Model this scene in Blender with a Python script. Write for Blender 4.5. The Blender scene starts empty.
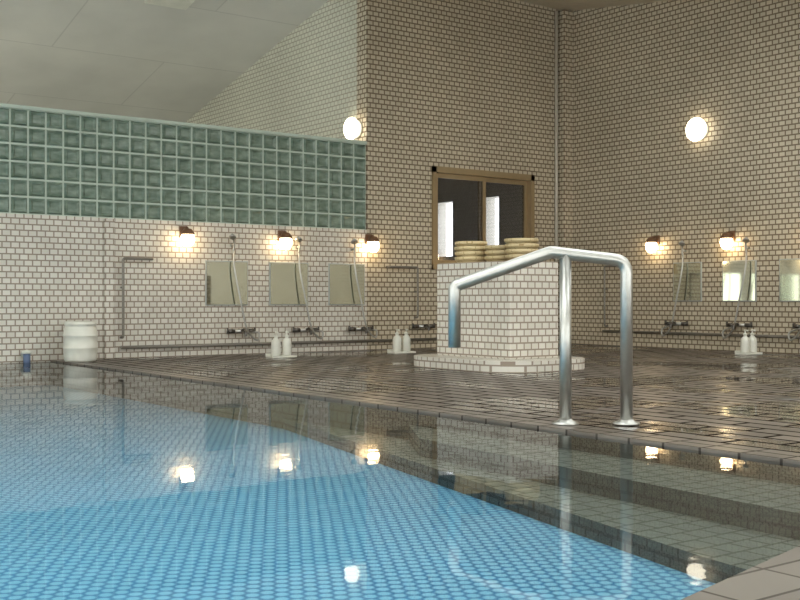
import bpy, bmesh, math, random
from mathutils import Vector, Matrix
random.seed(4)
scene = bpy.context.scene
scene.view_settings.view_transform = 'Standard'

# ---------------------------------------------------------------- materials
def new_mat(name):
    m = bpy.data.materials.new(name); m.use_nodes = True
    nt = m.node_tree
    return m, nt, nt.nodes['Principled BSDF']

def simple(name, col, rough=0.5, metal=0.0, noise=0.06, nscale=8, **kw):
    m, nt, p = new_mat(name)
    p.inputs['Roughness'].default_value = rough
    p.inputs['Metallic'].default_value = metal
    n = nt.nodes.new('ShaderNodeTexNoise'); n.inputs['Scale'].default_value = nscale
    g = nt.nodes.new('ShaderNodeNewGeometry')
    nt.links.new(g.outputs['Position'], n.inputs['Vector'])
    mx = nt.nodes.new('ShaderNodeMix'); mx.data_type = 'RGBA'
    mx.inputs[6].default_value = tuple(max(0, c*(1-noise*2)) for c in col)+(1,)
    mx.inputs[7].default_value = tuple(min(1, c*(1+noise*2)) for c in col)+(1,)
    nt.links.new(n.outputs['Fac'], mx.inputs[0])
    nt.links.new(mx.outputs[2], p.inputs['Base Color'])
    for k, v in kw.items():
        p.inputs[k.replace('_', ' ')].default_value = v
    return m

def tile_mat(name, c1, c2, grout, w, h, mortar, horiz=False, rough=0.3, swap=False, offset=0.5, bump=0.3, dirt=0.15, puddle=False):
    m, nt, p = new_mat(name)
    L = nt.links.new
    g = nt.nodes.new('ShaderNodeNewGeometry')
    s = nt.nodes.new('ShaderNodeSeparateXYZ'); L(g.outputs['Position'], s.inputs[0])
    c = nt.nodes.new('ShaderNodeCombineXYZ')
    if horiz:
        L(s.outputs[1 if swap else 0], c.inputs[0]); L(s.outputs[0 if swap else 1], c.inputs[1])
    else:
        a = nt.nodes.new('ShaderNodeMath'); a.operation = 'ADD'
        L(s.outputs[0], a.inputs[0]); L(s.outputs[1], a.inputs[1])
        L(a.outputs[0], c.inputs[0]); L(s.outputs[2], c.inputs[1])
    b = nt.nodes.new('ShaderNodeTexBrick')
    b.offset = offset
    b.inputs['Scale'].default_value = 1
    b.inputs['Brick Width'].default_value = w
    b.inputs['Row Height'].default_value = h
    b.inputs['Mortar Size'].default_value = mortar
    b.inputs['Mortar Smooth'].default_value = 0.1
    b.inputs['Color1'].default_value = (*c1, 1)
    b.inputs['Color2'].default_value = (*c2, 1)
    b.inputs['Mortar'].default_value = (*grout, 1)
    L(c.outputs[0], b.inputs['Vector'])
    n = nt.nodes.new('ShaderNodeTexNoise'); n.inputs['Scale'].default_value = 0.9
    n.inputs['Detail'].default_value = 4
    L(g.outputs['Position'], n.inputs['Vector'])
    mr = nt.nodes.new('ShaderNodeMapRange')
    mr.inputs[1].default_value = 0.3; mr.inputs[2].default_value = 0.7
    mr.inputs[3].default_value = 1-dirt; mr.inputs[4].default_value = 1
    L(n.outputs['Fac'], mr.inputs[0])
    vm = nt.nodes.new('ShaderNodeVectorMath'); vm.operation = 'SCALE'
    L(b.outputs['Color'], vm.inputs[0]); L(mr.outputs[0], vm.inputs['Scale'])
    L(vm.outputs[0], p.inputs['Base Color'])
    if puddle:
        mp = nt.nodes.new('ShaderNodeMapRange')
        mp.inputs[1].default_value = 0.42; mp.inputs[2].default_value = 0.52
        mp.inputs[3].default_value = 0.05; mp.inputs[4].default_value = rough
        L(n.outputs['Fac'], mp.inputs[0]); L(mp.outputs[0], p.inputs['Roughness'])
    else:
        mp = nt.nodes.new('ShaderNodeMapRange')
        mp.inputs[3].default_value = rough; mp.inputs[4].default_value = 0.8
        L(b.outputs['Fac'], mp.inputs[0]); L(mp.outputs[0], p.inputs['Roughness'])
    bp = nt.nodes.new('ShaderNodeBump'); bp.inputs['Strength'].default_value = bump
    bp.inputs['Distance'].default_value = 0.002; bp.invert = True
    L(b.outputs['Fac'], bp.inputs['Height']); L(bp.outputs[0], p.inputs['Normal'])
    if puddle:
        # dry tile face is less reflective than the wet patches, grout hardly reflects
        mp2 = nt.nodes.new('ShaderNodeMapRange')
        mp2.inputs[1].default_value = 0.42; mp2.inputs[2].default_value = 0.52
        mp2.inputs[3].default_value = 0.6; mp2.inputs[4].default_value = 0.22
        L(n.outputs['Fac'], mp2.inputs[0])
        inv = nt.nodes.new('ShaderNodeMath'); inv.operation = 'SUBTRACT'; inv.inputs[0].default_value = 1
        L(b.outputs['Fac'], inv.inputs[1])
        ml = nt.nodes.new('ShaderNodeMath'); ml.operation = 'MULTIPLY'
        L(inv.outputs[0], ml.inputs[0]); L(mp2.outputs[0], ml.inputs[1])
        L(ml.outputs[0], p.inputs['Specular IOR Level'])
    return m

M = {}
M['tile'] = tile_mat('wall_tile_light', (.75, .71, .63), (.66, .62, .54), (.32, .255, .20), .098, .068, .0080)
M['tile_tan'] = tile_mat('wall_tile_tan', (.64, .56, .42), (.55, .475, .35), (.20, .15, .10), .098, .068, .0098)
M['tile_plain'] = tile_mat('wall_tile_far', (.72, .71, .60), (.66, .66, .55), (.42, .39, .31), .098, .068, .008)
M['deck'] = tile_mat('deck_tile', (.185, .155, .13), (.125, .105, .088), (.03, .024, .018), .45, .17, .016, horiz=True, rough=.36, swap=True, puddle=True, dirt=.4, bump=.8)
M['coping'] = tile_mat('coping_tile', (.17, .145, .12), (.13, .11, .09), (.04, .03, .022), .22, .11, .008, horiz=True, rough=.3, swap=True, offset=0, dirt=.3)
M['coping2'] = tile_mat('near_coping_tile', (.17, .15, .125), (.14, .12, .10), (.07, .058, .045), .30, .17, .006, horiz=True, rough=.4, dirt=.35, bump=.5, offset=0)
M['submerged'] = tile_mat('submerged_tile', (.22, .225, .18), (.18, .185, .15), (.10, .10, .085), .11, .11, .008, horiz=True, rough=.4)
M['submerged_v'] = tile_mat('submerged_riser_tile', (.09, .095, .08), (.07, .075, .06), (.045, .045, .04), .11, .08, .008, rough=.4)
M['ceil_grey'] = tile_mat('ceiling_grey_board', (.72, .71, .66), (.69, .68, .63), (.60, .59, .55), 3.6, 1.8, .012, horiz=True, rough=.8)
M['ceil_beige'] = simple('ceiling_beige', (.62, .54, .42), .7)
M['plaster'] = simple('plaster', (.62, .60, .53), .6)
M['chrome'] = simple('brushed_steel', (.54, .54, .51), .38, 1.0, nscale=30)
M['darkmetal'] = simple('dark_metal', (.12, .11, .10), .35, .8)
M['pipe'] = simple('painted_pipe', (.20, .18, .15), .4, .3)
M['conduit'] = simple('cream_painted_conduit', (.50, .46, .38), .5)
M['hose'] = simple('hose_steel', (.42, .41, .38), .3, .7)
M['brass'] = simple('bronze_frame', (.34, .25, .14), .35, .4)
M['white'] = simple('white_plastic', (.72, .71, .63), .35)
M['grey'] = simple('grey_plastic', (.40, .42, .40), .4)
M['bluep'] = simple('blue_plastic', (.10, .14, .24), .4)
M['cap'] = simple('lamp_cap', (.16, .08, .04), .5)
M['mortar'] = simple('block_mortar', (.48, .55, .47), .7)
M['wood'] = tile_mat('bowl_wood', (.66, .53, .30), (.56, .43, .22), (.40, .28, .13), .05, 5, .002, rough=.5, dirt=.25)
M['frame'] = simple('window_aluminium', (.30, .29, .27), .4, .5)

m, nt, p = new_mat('mirror_glass'); p.inputs['Metallic'].default_value = 1
p.inputs['Roughness'].default_value = .05; p.inputs['Base Color'].default_value = (.62, .64, .54, 1)
M['mirror'] = m
# window pane: real clear glazing, tinted
m = bpy.data.materials.new('window_pane_glass'); m.use_nodes = True; nt = m.node_tree; L = nt.links.new
nt.nodes.remove(nt.nodes['Principled BSDF'])
tb = nt.nodes.new('ShaderNodeBsdfTransparent'); tb.inputs[0].default_value = (.80, .80, .84, 1)
gb = nt.nodes.new('ShaderNodeBsdfGlossy'); gb.inputs['Roughness'].default_value = .03
fr = nt.nodes.new('ShaderNodeFresnel'); fr.inputs[0].default_value = 1.45
ms = nt.nodes.new('ShaderNodeMixShader')
L(fr.outputs[0], ms.inputs[0]); L(tb.outputs[0], ms.inputs[1]); L(gb.outputs[0], ms.inputs[2])
L(ms.outputs[0], nt.nodes['Material Output'].inputs[0])
M['pane'] = m
# glass block
m, nt, p = new_mat('glass_block'); L = nt.links.new
g = nt.nodes.new('ShaderNodeNewGeometry')
mp = nt.nodes.new('ShaderNodeMapping'); mp.inputs['Scale'].default_value = (6, 6, 14)
L(g.outputs['Position'], mp.inputs[0])
n = nt.nodes.new('ShaderNodeTexNoise'); n.inputs['Scale'].default_value = 1.1
L(mp.outputs[0], n.inputs['Vector'])
cr = nt.nodes.new('ShaderNodeValToRGB')
cr.color_ramp.elements[0].position = .35; cr.color_ramp.elements[0].color = (.19, .26, .205, 1)
cr.color_ramp.elements[1].position = .68; cr.color_ramp.elements[1].color = (.32, .40, .33, 1)
L(n.outputs['Fac'], cr.inputs[0]); L(cr.outputs[0], p.inputs['Base Color'])
p.inputs['Roughness'].default_value = .15
tr = nt.nodes.new('ShaderNodeBsdfTranslucent'); L(cr.outputs[0], tr.inputs[0])
ms = nt.nodes.new('ShaderNodeMixShader'); ms.inputs[0].default_value = .3
L(p.outputs[0], ms.inputs[1]); L(tr.outputs[0], ms.inputs[2])
L(ms.outputs[0], nt.nodes['Material Output'].inputs[0])
M['block'] = m

def emis(name, col, st):
    m, nt, p = new_mat(name)
    p.inputs['Base Color'].default_value = (.9, .85, .75, 1)
    p.inputs['Emission Color'].default_value = (*col, 1)
    p.inputs['Emission Strength'].default_value = st
    return m
M['bulb'] = emis('lamp_glass_lit', (1, .76, .45), 20)
M['globe'] = emis('globe_glass_lit', (1, .90, .70), 4)

# pool floor: hexagonally packed round mosaic
m, nt, p = new_mat('pool_mosaic'); L = nt.links.new
g = nt.nodes.new('ShaderNodeNewGeometry')
def vmath(op, a, b=None):
    v = nt.nodes.new('ShaderNodeVectorMath'); v.operation = op
    L(a, v.inputs[0])
    if b is not None: v.inputs[1].default_value = b
    return v
S = 0.056; q = 1.7320508
sc = vmath('MULTIPLY', g.outputs['Position'], (1/S, 1/(S*q), 0))
def cell(off):
    a = vmath('ADD', sc.outputs[0], off)
    f = vmath('FRACTION', a.outputs[0])
    s2 = vmath('SUBTRACT', f.outputs[0], (.5, .5, 0))
    s3 = vmath('MULTIPLY', s2.outputs[0], (1, q, 0))
    return vmath('LENGTH', s3.outputs[0]).outputs['Value']
mn = nt.nodes.new('ShaderNodeMath'); mn.operation = 'MINIMUM'
L(cell((100, 100, 0)), mn.inputs[0]); L(cell((100.5, 100.5, 0)), mn.inputs[1])
cr = nt.nodes.new('ShaderNodeValToRGB')
e = cr.color_ramp.elements
e[0].position = .30; e[0].color = (.29, .60, .76, 1)
e[1].position = .47; e[1].color = (.035, .22, .43, 1)
L(mn.outputs[0], cr.inputs[0])
n = nt.nodes.new('ShaderNodeTexNoise'); n.inputs['Scale'].default_value = .8; L(g.outputs['Position'], n.inputs['Vector'])
mr = nt.nodes.new('ShaderNodeMapRange'); mr.inputs[3].default_value = .85; mr.inputs[4].default_value = 1.05
L(n.outputs['Fac'], mr.inputs[0])
vs = nt.nodes.new('ShaderNodeVectorMath'); vs.operation = 'SCALE'
L(cr.outputs[0], vs.inputs[0]); L(mr.outputs[0], vs.inputs['Scale'])
L(vs.outputs[0], p.inputs['Base Color']); p.inputs['Roughness'].default_value = .5
M['mosaic'] = m

# water
m = bpy.data.materials.new('pool_water'); m.use_nodes = True; nt = m.node_tree; L = nt.links.new
nt.nodes.remove(nt.nodes['Principled BSDF'])
tb = nt.nodes.new('ShaderNodeBsdfTransparent'); tb.inputs[0].default_value = (.90, .97, .98, 1)
gb = nt.nodes.new('ShaderNodeBsdfGlossy'); gb.inputs['Roughness'].default_value = .025
fr = nt.nodes.new('ShaderNodeFresnel'); fr.inputs[0].default_value = 1.33
ms = nt.nodes.new('ShaderNodeMixShader')
g = nt.nodes.new('ShaderNodeNewGeometry')
n = nt.nodes.new('ShaderNodeTexNoise'); n.inputs['Scale'].default_value = 4; n.inputs['Detail'].default_value = 2
L(g.outputs['Position'], n.inputs['Vector'])
bp = nt.nodes.new('ShaderNodeBump'); bp.inputs['Strength'].default_value = .2; bp.inputs['Distance'].default_value = .004
L(n.outputs['Fac'], bp.inputs['Height']); L(bp.outputs[0], gb.inputs['Normal'])
L(fr.outputs[0], ms.inputs[0]); L(tb.outputs[0], ms.inputs[1]); L(gb.outputs[0], ms.inputs[2])
L(ms.outputs[0], nt.nodes['Material Output'].inputs[0])
M['water'] = m

# ---------------------------------------------------------------- builder
class B:
    def __init__(s, name):
        s.name = name; s.bm = bmesh.new(); s.mats = []
    def mi(s, k):
        if k not in s.mats: s.mats.append(k)
        return s.mats.index(k)
    def box(s, x0, x1, y0, y1, z0, z1, mat, bevel=0):
        v = [s.bm.verts.new((x, y, z)) for z in (z0, z1) for y in (y0, y1) for x in (x0, x1)]
        fs = [(0, 2, 3, 1), (4, 5, 7, 6), (0, 1, 5, 4), (2, 6, 7, 3), (0, 4, 6, 2), (1, 3, 7, 5)]
        faces = []
        for f in fs:
            fc = s.bm.faces.new([v[i] for i in f]); fc.material_index = s.mi(mat); faces.append(fc)
        if bevel:
            ed = list({e for f in faces for e in f.edges})
            bmesh.ops.bevel(s.bm, geom=ed, offset=bevel, segments=2, affect='EDGES', profile=.6)
        return s
    def prism(s, pts, z0, z1, mat, matside=None):
        a = [s.bm.verts.new((x, y, z0)) for x, y in pts]
        b = [s.bm.verts.new((x, y, z1)) for x, y in pts]
        s.bm.faces.new(b).material_index = s.mi(mat)
        s.bm.faces.new(a[::-1]).material_index = s.mi(mat)
        n = len(pts)
        for i in range(n):
            s.bm.faces.new([a[i], a[(i+1) % n], b[(i+1) % n], b[i]]).material_index = s.mi(matside or mat)
        return s
    def lathe(s, c, prof, mat, seg=32, mtx=None, smooth=True):
        k = s.mi(mat); rings = []
        c = Vector(c)
        for r, z in prof:
            if r < 1e-5:
                pt = Vector((0, 0, z))
                if mtx: pt = mtx @ pt
                rings.append([s.bm.verts.new(c+pt)])
            else:
                ring = []
                for i in range(seg):
                    a = 2*math.pi*i/seg
                    pt = Vector((r*math.cos(a), r*math.sin(a), z))
                    if mtx: pt = mtx @ pt
                    ring.append(s.bm.verts.new(c+pt))
                rings.append(ring)
        for A, C in zip(rings, rings[1:]):
            for i in range(seg):
                j = (i+1) % seg
                if len(A) == 1 and len(C) == 1: continue
                if len(A) == 1: f = [A[0], C[j], C[i]]
                elif len(C) == 1: f = [A[i], A[j], C[0]]
                else: f = [A[i], A[j], C[j], C[i]]
                fc = s.bm.faces.new(f); fc.material_index = k; fc.smooth = smooth
        return s
    def tube(s, pts, r, mat, seg=12, cap=True):
        k = s.mi(mat); P = [Vector(p) for p in pts]; rings = []
        T = []
        for i in range(len(P)):
            a = P[max(i-1, 0)]; b = P[min(i+1, len(P)-1)]
            T.append((b-a).normalized())
        up = Vector((0, 0, 1)) if abs(T[0].z) < .9 else Vector((1, 0, 0))
        N = (up - T[0]*up.dot(T[0])).normalized()
        for i, p in enumerate(P):
            N = (N - T[i]*N.dot(T[i])).normalized()
            Bn = T[i].cross(N)
            rings.append([s.bm.verts.new(p + r*(math.cos(2*math.pi*j/seg)*N + math.sin(2*math.pi*j/seg)*Bn)) for j in range(seg)])
        for A, C in zip(rings, rings[1:]):
            for i in range(seg):
                j = (i+1) % seg
                fc = s.bm.faces.new([A[i], A[j], C[j], C[i]]); fc.material_index = k; fc.smooth = True
        if cap:
            s.bm.faces.new(rings[0][::-1]).material_index = k
            s.bm.faces.new(rings[-1]).material_index = k
        return s
    def done(s, recalc=True):
        if recalc: bmesh.ops.recalc_face_normals(s.bm, faces=s.bm.faces[:])
        xs = [v.co for v in s.bm.verts]
        o = Vector(((min(v.x for v in xs)+max(v.x for v in xs))/2, (min(v.y for v in xs)+max(v.y for v in xs))/2, min(v.z for v in xs)))
        for v in s.bm.verts: v.co -= o
        me = bpy.data.meshes.new(s.name); s.bm.to_mesh(me); s.bm.free()
        for k in s.mats: me.materials.append(M[k])
        ob = bpy.data.objects.new(s.name, me); ob.location = o
        scene.collection.objects.link(ob)
        return ob

def smooth_path(pts, n=8):
    P = [Vector(p) for p in pts]; out = []
    for i in range(len(P)-1):
        p0 = P[max(i-1, 0)]; p1 = P[i]; p2 = P[i+1]; p3 = P[min(i+2, len(P)-1)]
        for k in range(n):
            t = k/n
            out.append(.5*((2*p1)+(-p0+p2)*t+(2*p0-5*p1+4*p2-p3)*t*t+(-p0+3*p1-3*p2+p3)*t**3))
    out.append(P[-1]); return out

def fillet(pts, r, n=8):
    P = [Vector(p) for p in pts]; out = [P[0]]
    rr = r if isinstance(r, (list, tuple)) else [r]*(len(P)-2)
    for i in range(1, len(P)-1):
        a = (P[i-1]-P[i]).normalized(); b = (P[i+1]-P[i]).normalized()
        ang = a.angle(b); d = rr[i-1]/math.tan(ang/2)
        A = P[i]+a*d; C = P[i]+b*d
        for k in range(n+1):
            t = k/n
            out.append(A.lerp(P[i], t).lerp(P[i].lerp(C, t), t))
    out.append(P[-1]); return out

YB, XR, X1, XE, XL, YN, YF = 12.55, 12.5, 8.61, 4.17, -5.0, -4.0, 19.0
TH = .25
# ---------------------------------------------------------------- shell
w = B('wall_back')
w.box(XL, X1, YB, YB+TH, -.35, 1.68, 'tile')
wx0, wx1, wz0, wz1 = 9.76, 11.78, 1.15, 2.66
w.box(X1, wx0, YB, YB+TH, 0, 5.35, 'tile_tan')
w.box(wx1, XR, YB, YB+TH, 0, 5.35, 'tile_tan')
w.box(wx0, wx1, YB, YB+TH, 0, wz0, 'tile_tan')
w.box(wx0, wx1, YB, YB+TH, wz1, 5.35, 'tile_tan')
w.done()
# right wall; beyond the back wall (storage room) it has two small high windows to outside
w = B('wall_right')
w.box(XR, XR+TH, YN, YB+TH, -.35, 5.4, 'tile_tan')
w.box(XR, XR+TH, YB+TH, YF+TH, -.35, 1.5, 'plaster')
w.box(XR, XR+TH, YB+TH, YF+TH, 2.5, 5.4, 'plaster')
for a, b_ in ((YB+TH, 14.18), (14.56, 15.45), (15.95, YF+TH)):
    w.box(XR, XR+TH, a, b_, 1.5, 2.5, 'plaster')
w.done()
B('wall_partition').box(X1, X1+.2, YB+TH, YF, 0, 5.3, 'tile_plain').done()
B('wall_far').box(XL, XR, YF, YF+TH, 0, 4.0, 'tile_plain').done()

def windowed(name, axis, c, a0, a1, bays, top):
    w = B(name)
    def bx(p0, p1, z0, z1, mat='plaster', d0=0, d1=TH):
        if axis == 'x': w.box(c-d1, c-d0, p0, p1, z0, z1, mat)
        else: w.box(p0, p1, c-d1, c-d0, z0, z1, mat)
    bx(a0, a1, -.35, .35); bx(a0, a1, 2.7, top)
    L_ = (a1-a0)/bays
    for i in range(bays+1):
        p = a0+i*L_
        bx(max(a0, p-.18), min(a1, p+.18), .35, 2.7)
    for i in range(bays):
        p = a0+(i+.5)*L_
        bx(p-.04, p+.04, .35, 2.7, 'frame', .08, .16)
        bx(p-L_/2+.18, p+L_/2-.18, 1.9, 1.96, 'frame', .08, .16)
    w.done()
windowed('wall_left', 'x', XL, YN, YF, 8, 5.35)
windowed('wall_front', 'y', YN, XL, XR, 6, 3.1)

# ceiling with unseen openings, added to let more daylight onto the bath
c = B('ceiling')
def slab(y0, z0, y1, z1, x0, x1, mat, t=.12):
    v = [c.bm.verts.new(p) for p in [(x0, y0, z0), (x1, y0, z0), (x1, y1, z1), (x0, y1, z1), (x0, y0, z0+t), (x1, y0, z0+t), (x1, y1, z1+t), (x0, y1, z1+t)]]
    for f in [(0, 1, 2, 3), (4, 7, 6, 5), (0, 4, 5, 1), (1, 5, 6, 2), (2, 6, 7, 3), (3, 7, 4, 0)]:
        c.bm.faces.new([v[i] for i in f]).material_index = c.mi(mat)
zn = lambda y: 5.35-.14*(YB-y)
def strip(y0, y1, holes):
    x = XL
    for a, b_ in holes:
        slab(y0, zn(y0), y1, zn(y1), x, a, 'ceil_beige'); x = b_
    slab(y0, zn(y0), y1, zn(y1), x, XR, 'ceil_beige')
H = [(-3.5, -1.0), (0, 3.0), (4.5, 7.0), (8.5, 11)]
strip(YN, .5, []); strip(.5, 2.3, H); strip(2.3, 3.2, []); strip(3.2, 5.0, H)
strip(5.0, 5.9, []); strip(5.9, 7.7, H); strip(7.7, YB, [])
zf = lambda y: 5.35-.235*(y-YB)
slab(YB, 5.35, 13.5, zf(13.5), XL, XR, 'ceil_grey')
slab(13.5, zf(13.5), 17.5, zf(17.5), XL, -4.2, 'ceil_grey')
slab(13.5, zf(13.5), 17.5, zf(17.5), 2.2, XR, 'ceil_grey')  # unseen gap between these two slabs, added to brighten the neighbouring bath
slab(17.5, zf(17.5), YF, zf(YF), XL, XR, 'ceil_grey')
c.done()

# floor
near = [(XL, .35), (0, 1.17), (2.06, 1.64), (4.17, 2.12)]
f = B('floor')
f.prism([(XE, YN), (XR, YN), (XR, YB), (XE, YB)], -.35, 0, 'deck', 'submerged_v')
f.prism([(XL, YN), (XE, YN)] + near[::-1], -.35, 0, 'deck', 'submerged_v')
f.done()
B('floor').box(XL, X1, YB+TH, YF, -.1, 0, 'ceil_grey').done()
B('floor').box(X1+.2, XR, YB+TH, YF, -.1, 0, 'deck').done()
pf = B('pool_basin')
pf.prism([(XL, .36), (0, 1.175), (2.06, 1.645), (XE, 2.125), (XE, YB), (XL, YB)], -.38, -.28, 'mosaic')
pf.done()
st = B('pool_steps')
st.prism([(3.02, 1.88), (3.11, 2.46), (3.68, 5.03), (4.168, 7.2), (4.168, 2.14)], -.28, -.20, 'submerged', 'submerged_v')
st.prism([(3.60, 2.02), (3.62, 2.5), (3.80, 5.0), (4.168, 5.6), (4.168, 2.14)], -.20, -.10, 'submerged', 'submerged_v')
st.done()
wb = B('pool_water')
wm = [(XL, .36), (0, 1.18), (2.06, 1.65), (4.168, 2.13), (4.168, YB-.002), (XL, YB-.002)]
vs_ = [wb.bm.verts.new((x, y, -.012)) for x, y in wm]
fw = wb.bm.faces.new(vs_); fw.material_index = wb.mi('water'); fw.normal_update()
if fw.normal.z < 0: fw.normal_flip()
wb.done(recalc=False)
# copings
B('trim_1').box(XE-.004, XE+.22, 2.25, YB-.01, -.03, .003, 'coping', .001).done()
cp = B('trim_2')
cp.prism([(2.06, 1.652), (4.17, 2.132), (4.22, 1.93), (2.10, 1.45), (0, .97), (XL+.01, .15), (XL+.01, .362), (0, 1.182)], -.06, .010, 'coping2')
cp.done()

# glass block screen
gbk = B('glass_block_screen')
z0, z1 = 1.68, 2.9
nx = int((X1-XL)/.204); n_r = 6; ph = (z1-z0-.02)/n_r
gbk.box(XL, X1, YB+.03, YB+.09, z0, z1, 'mortar')
gbk.box(XL, X1, YB-.005, YB+.13, z1-.02, z1+.02, 'mortar')
k = gbk.mi('block')
for i in range(nx):
    for j in range(n_r):
        xa = X1-.204*(i+1)+.013; xb = X1-.204*i-.009
        za = z0+ph*j+.013; zb = za+ph-.022
        for sgn, yf in ((-1, YB+.03), (1, YB+.09)):
            o = [gbk.bm.verts.new(p) for p in [(xa, yf, za), (xb, yf, za), (xb, yf, zb), (xa, yf, zb)]]
            d = .018
            q1 = [gbk.bm.verts.new(p) for p in [(xa+d, yf+sgn*.026, za+d), (xb-d, yf+sgn*.026, za+d), (xb-d, yf+sgn*.026, zb-d), (xa+d, yf+sgn*.026, zb-d)]]
            d = .045
            q2 = [gbk.bm.verts.new(p) for p in [(xa+d, yf+sgn*.008, za+d), (xb-d, yf+sgn*.008, za+d), (xb-d, yf+sgn*.008, zb-d), (xa+d, yf+sgn*.008, zb-d)]]
            for A, C in ((o, q1), (q1, q2)):
                for t in range(4):
                    gbk.bm.faces.new([A[t], A[(t+1) % 4], C[(t+1) % 4], C[t]]).material_index = k
            gbk.bm.faces.new(q2).material_index = k
gbk.done()

# window in back wall
wi = B('window_1')
fy0, fy1 = YB-.03, YB+.12
wi.box(wx0, wx1, fy0, fy1, wz1-.09, wz1, 'brass'); wi.box(wx0, wx1, fy0-.03, fy1, wz0, wz0+.07, 'brass')
wi.box(wx0, wx0+.07, fy0, fy1, wz0, wz1, 'brass'); wi.box(wx1-.07, wx1, fy0, fy1, wz0, wz1, 'brass')
cx = (wx0+wx1)/2
for a, b, yy in ((wx0+.07, cx+.05, YB+.02), (cx-.05, wx1-.07, YB+.06)):
    zt, zb = wz1-.09, wz0+.07
    wi.box(a, a+.06, yy, yy+.035, zb, zt, 'brass'); wi.box(b-.06, b, yy, yy+.035, zb, zt, 'brass')
    wi.box(a+.06, b-.06, yy, yy+.035, zt-.07, zt, 'brass'); wi.box(a+.06, b-.06, yy, yy+.035, zb, zb+.07, 'brass')
    wi.box(a+.06, b-.06, yy+.012, yy+.02, zb+.07, zt-.07, 'pane')
wi.done()

# corner column
B('column').box(XR-.20, XR, YB-.16, YB, 0, 5.32, 'tile_tan', .01).done()
B('column').box(4.80, 4.92, YB-.06, YB, 0, 1.67, 'tile', .008).done()
b = B('conduit_pipe'); b.tube([(XR-.25, YB-.035, 0), (XR-.25, YB-.035, 5.3)], .028, 'conduit'); b.done()

# ---------------------------------------------------------------- handrail
h = B('pool_handrail')
E1 = (3.848, 4.740, .43); E2 = (3.848, 4.740, .775)
PK = (4.283, 4.421, .965); R1 = (4.626, 4.170, .915); R0 = (4.626, 4.170, 0)
P1 = (4.350, 4.372, 0); P1t = (4.350, 4.372, .95)
h.tube(fillet([E1, E2, PK, R1, R0], [.035, .08, .08]), .035, 'chrome', 20)
h.tube([P1, P1t], .034, 'chrome', 20)
for q_ in (P1, R0):
    h.lathe(q_, [(0, 0), (.075, 0), (.075, .008), (.045, .02), (.037, .03), (.034, .03)], 'chrome', 28)
ob = h.done(); ob.location.z += .004

# ---------------------------------------------------------------- tiled stand with bowls
s = B('tiled_bowl_stand')
x0_, x1_, y0_, y1_, rr_ = 6.87, 8.16, 7.68, 9.42, .42
pts = []
for cxx, cyy, a0 in ((x1_-rr_, y1_-rr_, 0), (x0_+rr_, y1_-rr_, 90), (x0_+rr_, y0_+rr_, 180), (x1_-rr_, y0_+rr_, 270)):
    for i in range(11):
        a = math.radians(a0+9*i); pts.append((cxx+rr_*math.cos(a), cyy+rr_*math.sin(a)))
s.prism(pts, 0, .11, 'tile')
s.box(7.2, 7.86, 8.0, 9.17, .11, 1.09, 'tile', .012)
s.done()
def bowls(x, y, n, top=1.09, r=.175, name='wash_bowl_stack'):
    b = B(name)
    for i in range(n):
        z = top+i*.055
        dx = random.uniform(-.006, .006); dy = random.uniform(-.006, .006)
        b.lathe((x+dx, y+dy, z), [(0, .0), (r*.80, 0), (r*.84, .01), (r*.90, .030), (r*.97, .034), (r, .044), (r, .066), (r*.96, .070), (r*.92, .066), (r*.82, .018), (0, .014)], 'wood', 36)
    b.done()
bowls(7.50, 8.96, 4); bowls(7.56, 8.22, 4); bowls(7.60, 8.59, 3)

# ---------------------------------------------------------------- wall fittings
def back(u, d, z): return (u, YB-d, z)
def right(u, d, z): return (XR-d, u, z)

def wbox(b, W, u0, u1, d0, d1, z0, z1, mat, bev=0):
    a = W(u0, d0, z0); c_ = W(u1, d1, z1)
    b.box(min(a[0], c_[0]), max(a[0], c_[0]), min(a[1], c_[1]), max(a[1], c_[1]), z0, z1, mat, bev)

def bracket_lamp(W, u, z=1.48):
    b = B('wall_lamp')
    wbox(b, W, u-.05, u+.05, 0, .03, z+.02, z+.16, 'cap', .004)
    b.tube([W(u, .03, z+.11), W(u, .12, z+.13), W(u, .13, z+.09)], .018, 'cap')
    c0 = W(u, .13, z)
    b.lathe(c0, [(0, .13), (.05, .12), (.085, .07), (.088, .05), (.07, .05), (0, .055)], 'cap', 24)
    b.lathe(c0, [(0, -.10), (.04, -.095), (.075, -.055), (.085, 0), (.075, .05)], 'bulb', 24)
    b.done()
for u in (5.83, 7.23, 8.63): bracket_lamp(back, u, 1.46)
for u in (10.67, 9.35, 8.0): bracket_lamp(right, u, 1.49)

def globe(pos, nrm, r=.16):
    b = B('globe_wall_lamp')
    p_ = Vector(pos); n_ = Vector(nrm)
    mt = n_.to_track_quat('Z', 'Y').to_matrix()
    b.lathe(p_, [(0, 0), (r*.8, 0), (r*.8, .025), (r*.7, .03), (0, .03)], 'white', 32, mt)
    pr = [(r*math.sin(math.pi*i/14), .03+.1*(1-math.cos(math.pi*i/14))*.8) for i in range(1, 14)]
    b.lathe(p_, [(0, .03)]+pr+[(0, .19)], 'globe', 36, mt)
    b.done()
globe((XR, 9.88, 3.10), (-1, 0, 0), .17)
globe((X1, 12.78, 3.12), (-1, 0, 0), .16)

def mirror(W, u0, u1, z0, z1):
    b = B('wall_mirror')
    wbox(b, W, u0, u1, 0, .02, z0, z1, 'grey')
    wbox(b, W, u0+.012, u1-.012, .02, .026, z0+.012, z1-.012, 'mirror')
    b.done()
for a, b_ in ((6.13, 6.73), (7.05, 7.64), (7.97, 8.56)): mirror(back, a, b_, .63, 1.20)
for a, b_ in ((9.86, 10.36), (8.96, 9.50), (8.05, 8.60)): mirror(right, a, b_, .68, 1.24)

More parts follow.
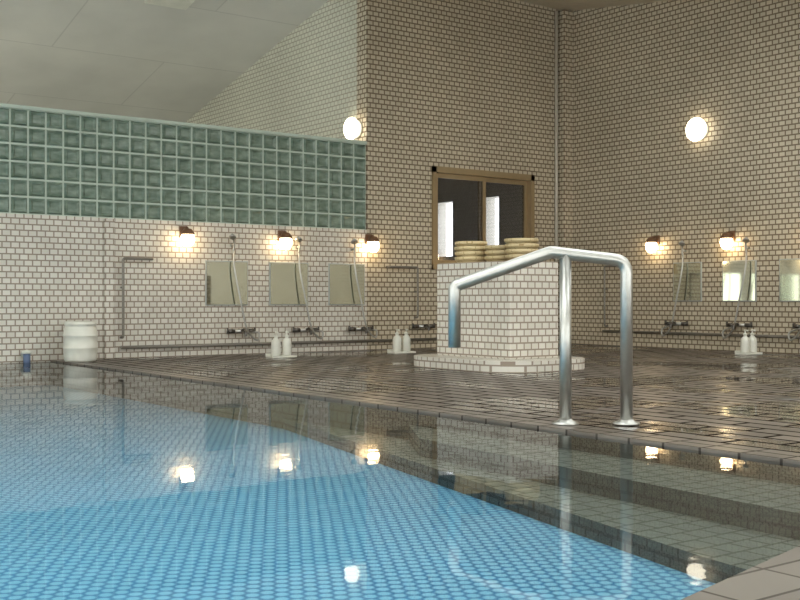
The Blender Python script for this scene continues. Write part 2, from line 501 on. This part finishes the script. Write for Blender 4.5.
def faucet(W, u, z, hose=True, sgn=1):
    b = B('shower_faucet')
    for q_ in (-.1, .1):
        b.tube([W(u+q_, .001, z), W(u+q_, .07, z)], .02, 'darkmetal')
        b.tube([W(u+q_*1.0, .08, z), W(u+q_*1.9, .08, z)], .028, 'darkmetal')
        b.tube([W(u+q_*1.95, .08, z-.03), W(u+q_*1.95, .08, z+.045)], .014, 'darkmetal')
    b.tube([W(u-.12, .08, z), W(u+.12, .08, z)], .024, 'chrome')
    b.tube(smooth_path([W(u, .08, z), W(u, .15, z+.02), W(u, .2, z-.01), W(u, .21, z-.06)]), .016, 'darkmetal')
    if hose:
        hz = 1.40; hu = u-.10*sgn
        b.tube([W(hu, .001, hz), W(hu, .07, hz+.01)], .018, 'chrome')
        b.tube(smooth_path([W(hu, .06, hz-.07), W(hu, .08, hz+.04), W(hu-.03*sgn, .11, hz+.12), W(hu-.07*sgn, .16, hz+.13)]), .015, 'hose')
        m_ = (Vector(W(hu-.09*sgn, .21, hz+.04))-Vector(W(hu-.07*sgn, .16, hz+.13))).normalized().to_track_quat('Z', 'Y').to_matrix()
        b.lathe(W(hu-.07*sgn, .16, hz+.13), [(0, -.01), (.018, 0), (.045, .03), (.048, .045), (0, .045)], 'hose', 20, m_)
        b.tube(smooth_path([W(hu, .06, hz-.07), W(hu+.0*sgn, .09, hz-.3), W(hu+.07*sgn, .12, hz-.7), W(hu+.16*sgn, .13, hz-1.08), W(hu+.31*sgn, .12, hz-1.22), W(hu+.34*sgn, .1, hz-1.12), W(u+.06*sgn, .09, z-.02)]), .012, 'hose', 8)
    b.done()
for u in (6.60, 7.57, 8.46): faucet(back, u, .30)
faucet(back, 9.55, .32, False)
for u in (10.25, 9.18, 8.15): faucet(right, u, .36, True, 1)

b = B('water_pipe')
b.tube([back(5.0, .05, .13), back(9.9, .05, .13)], .02, 'pipe')
for u in (5.02, 5.6, 6.6, 7.57, 8.46, 9.55, 9.88):
    b.tube([back(u, .001, .13), back(u, .05, .13)], .014, 'pipe')
b.done()
b = B('water_pipe')
b.tube([right(6.2, .05, .22), right(11.7, .05, .22)], .02, 'pipe')
for u in (6.25, 7.2, 8.15, 9.18, 10.25, 11.65):
    b.tube([right(u, .001, .22), right(u, .05, .22)], .014, 'pipe')
b.done()
def grab(W, u0, u1, zt, zb):
    b = B('grab_rail')
    b.tube(fillet([W(u1, .001, zt), W(u1, .07, zt), W(u0, .07, zt), W(u0, .07, zb), W(u0, .001, zb)], .03), .016, 'pipe')
    b.tube([W(u0, .001, zt-.35), W(u0, .07, zt-.35)], .012, 'pipe')
    b.done()
grab(back, 5.02, 5.40, 1.20, .25); grab(back, 9.45, 8.95, 1.17, .45)
grab(right, 11.65, 11.2, 1.22, .30)

def soap(x, y):
    t = B('soap_tray'); t.box(x-.17, x+.17, y-.09, y+.09, 0, .025, 'white', .006)
    t.box(x-.17, x+.17, y+.075, y+.09, .02, .05, 'white'); t.done()
    for dx in (-.075, .075):
        b = B('soap_dispenser')
        b.lathe((x+dx, y, .026), [(0, 0), (.052, 0), (.058, .012), (.058, .15), (.05, .185), (.022, .21), (.022, .225), (.026, .225), (.026, .245), (.009, .248), (.009, .282), (0, .282)], 'white', 24)
        b.tube([(x+dx, y+.015, .312), (x+dx, y-.045, .306)], .011, 'white')
        b.done()
soap(6.66, 11.55); soap(8.48, 11.55); soap(11.9, 8.65)

# ribbed bucket at pool corner
b = B('ribbed_bucket')
pr = [(0, 0), (.165, 0), (.178, .02), (.184, .06), (.186, .14), (.191, .145), (.191, .165), (.186, .17),
      (.186, .28), (.191, .285), (.191, .305), (.185, .31), (.182, .37), (.168, .39), (.164, .405), (.176, .41), (.176, .445), (.16, .455), (.15, .45), (0, .445)]
b.lathe((4.36, 12.1, .004), pr, 'white', 40); b.done()
# water inlet at the pool wall
b = B('pool_water_spout')
b.tube([(3.86, YB-.001, .08), (3.86, YB-.14, .08)], .035, 'grey')
b.tube([(3.86, YB-.12, .09), (3.86, YB-.12, -.06)], .04, 'bluep')
b.lathe((3.86, YB-.12, .09), [(.04, 0), (.055, .01), (.05, .035), (0, .05)], 'white', 20)
b.done()
# floor drain
for dx, dy in ((6.8, 4.6), (5.5, 7.7)):
    b = B('floor_drain')
    b.lathe((dx, dy, 0), [(0, .006), (.10, .006), (.11, .003), (.115, 0)], 'darkmetal', 32)
    b.done()
# ceiling light panel in the neighbouring bath
b = B('ceiling_light')
y0, y1 = 14.2, 14.45
vv = [b.bm.verts.new(p_) for p_ in [(6.15, y0, zf(y0)-.03), (6.75, y0, zf(y0)-.03), (6.75, y1, zf(y1)-.03), (6.15, y1, zf(y1)-.03), (6.12, y0-.03, zf(y0-.03)), (6.78, y0-.03, zf(y0-.03)), (6.78, y1+.03, zf(y1+.03)), (6.12, y1+.03, zf(y1+.03))]]
for f_ in [(0, 1, 2, 3), (0, 4, 5, 1), (1, 5, 6, 2), (2, 6, 7, 3), (3, 7, 4, 0), (4, 5, 6, 7)]:
    b.bm.faces.new([vv[i] for i in f_]).material_index = b.mi('white')
b.done()

# ---------------------------------------------------------------- world / camera
wd = bpy.data.worlds.new('World'); scene.world = wd; wd.use_nodes = True
bg = wd.node_tree.nodes['Background']
bg.inputs[0].default_value = (.97, 1, .97, 1); bg.inputs[1].default_value = 4.5

cam = bpy.data.cameras.new('Camera'); co = bpy.data.objects.new('Camera', cam)
scene.collection.objects.link(co)
co.location = (0, 0, .7); co.rotation_euler = (math.radians(90), 0, math.radians(-36.2))
cam.sensor_width = 36; cam.lens = 36*1087/800; cam.clip_start = .05
scene.camera = co
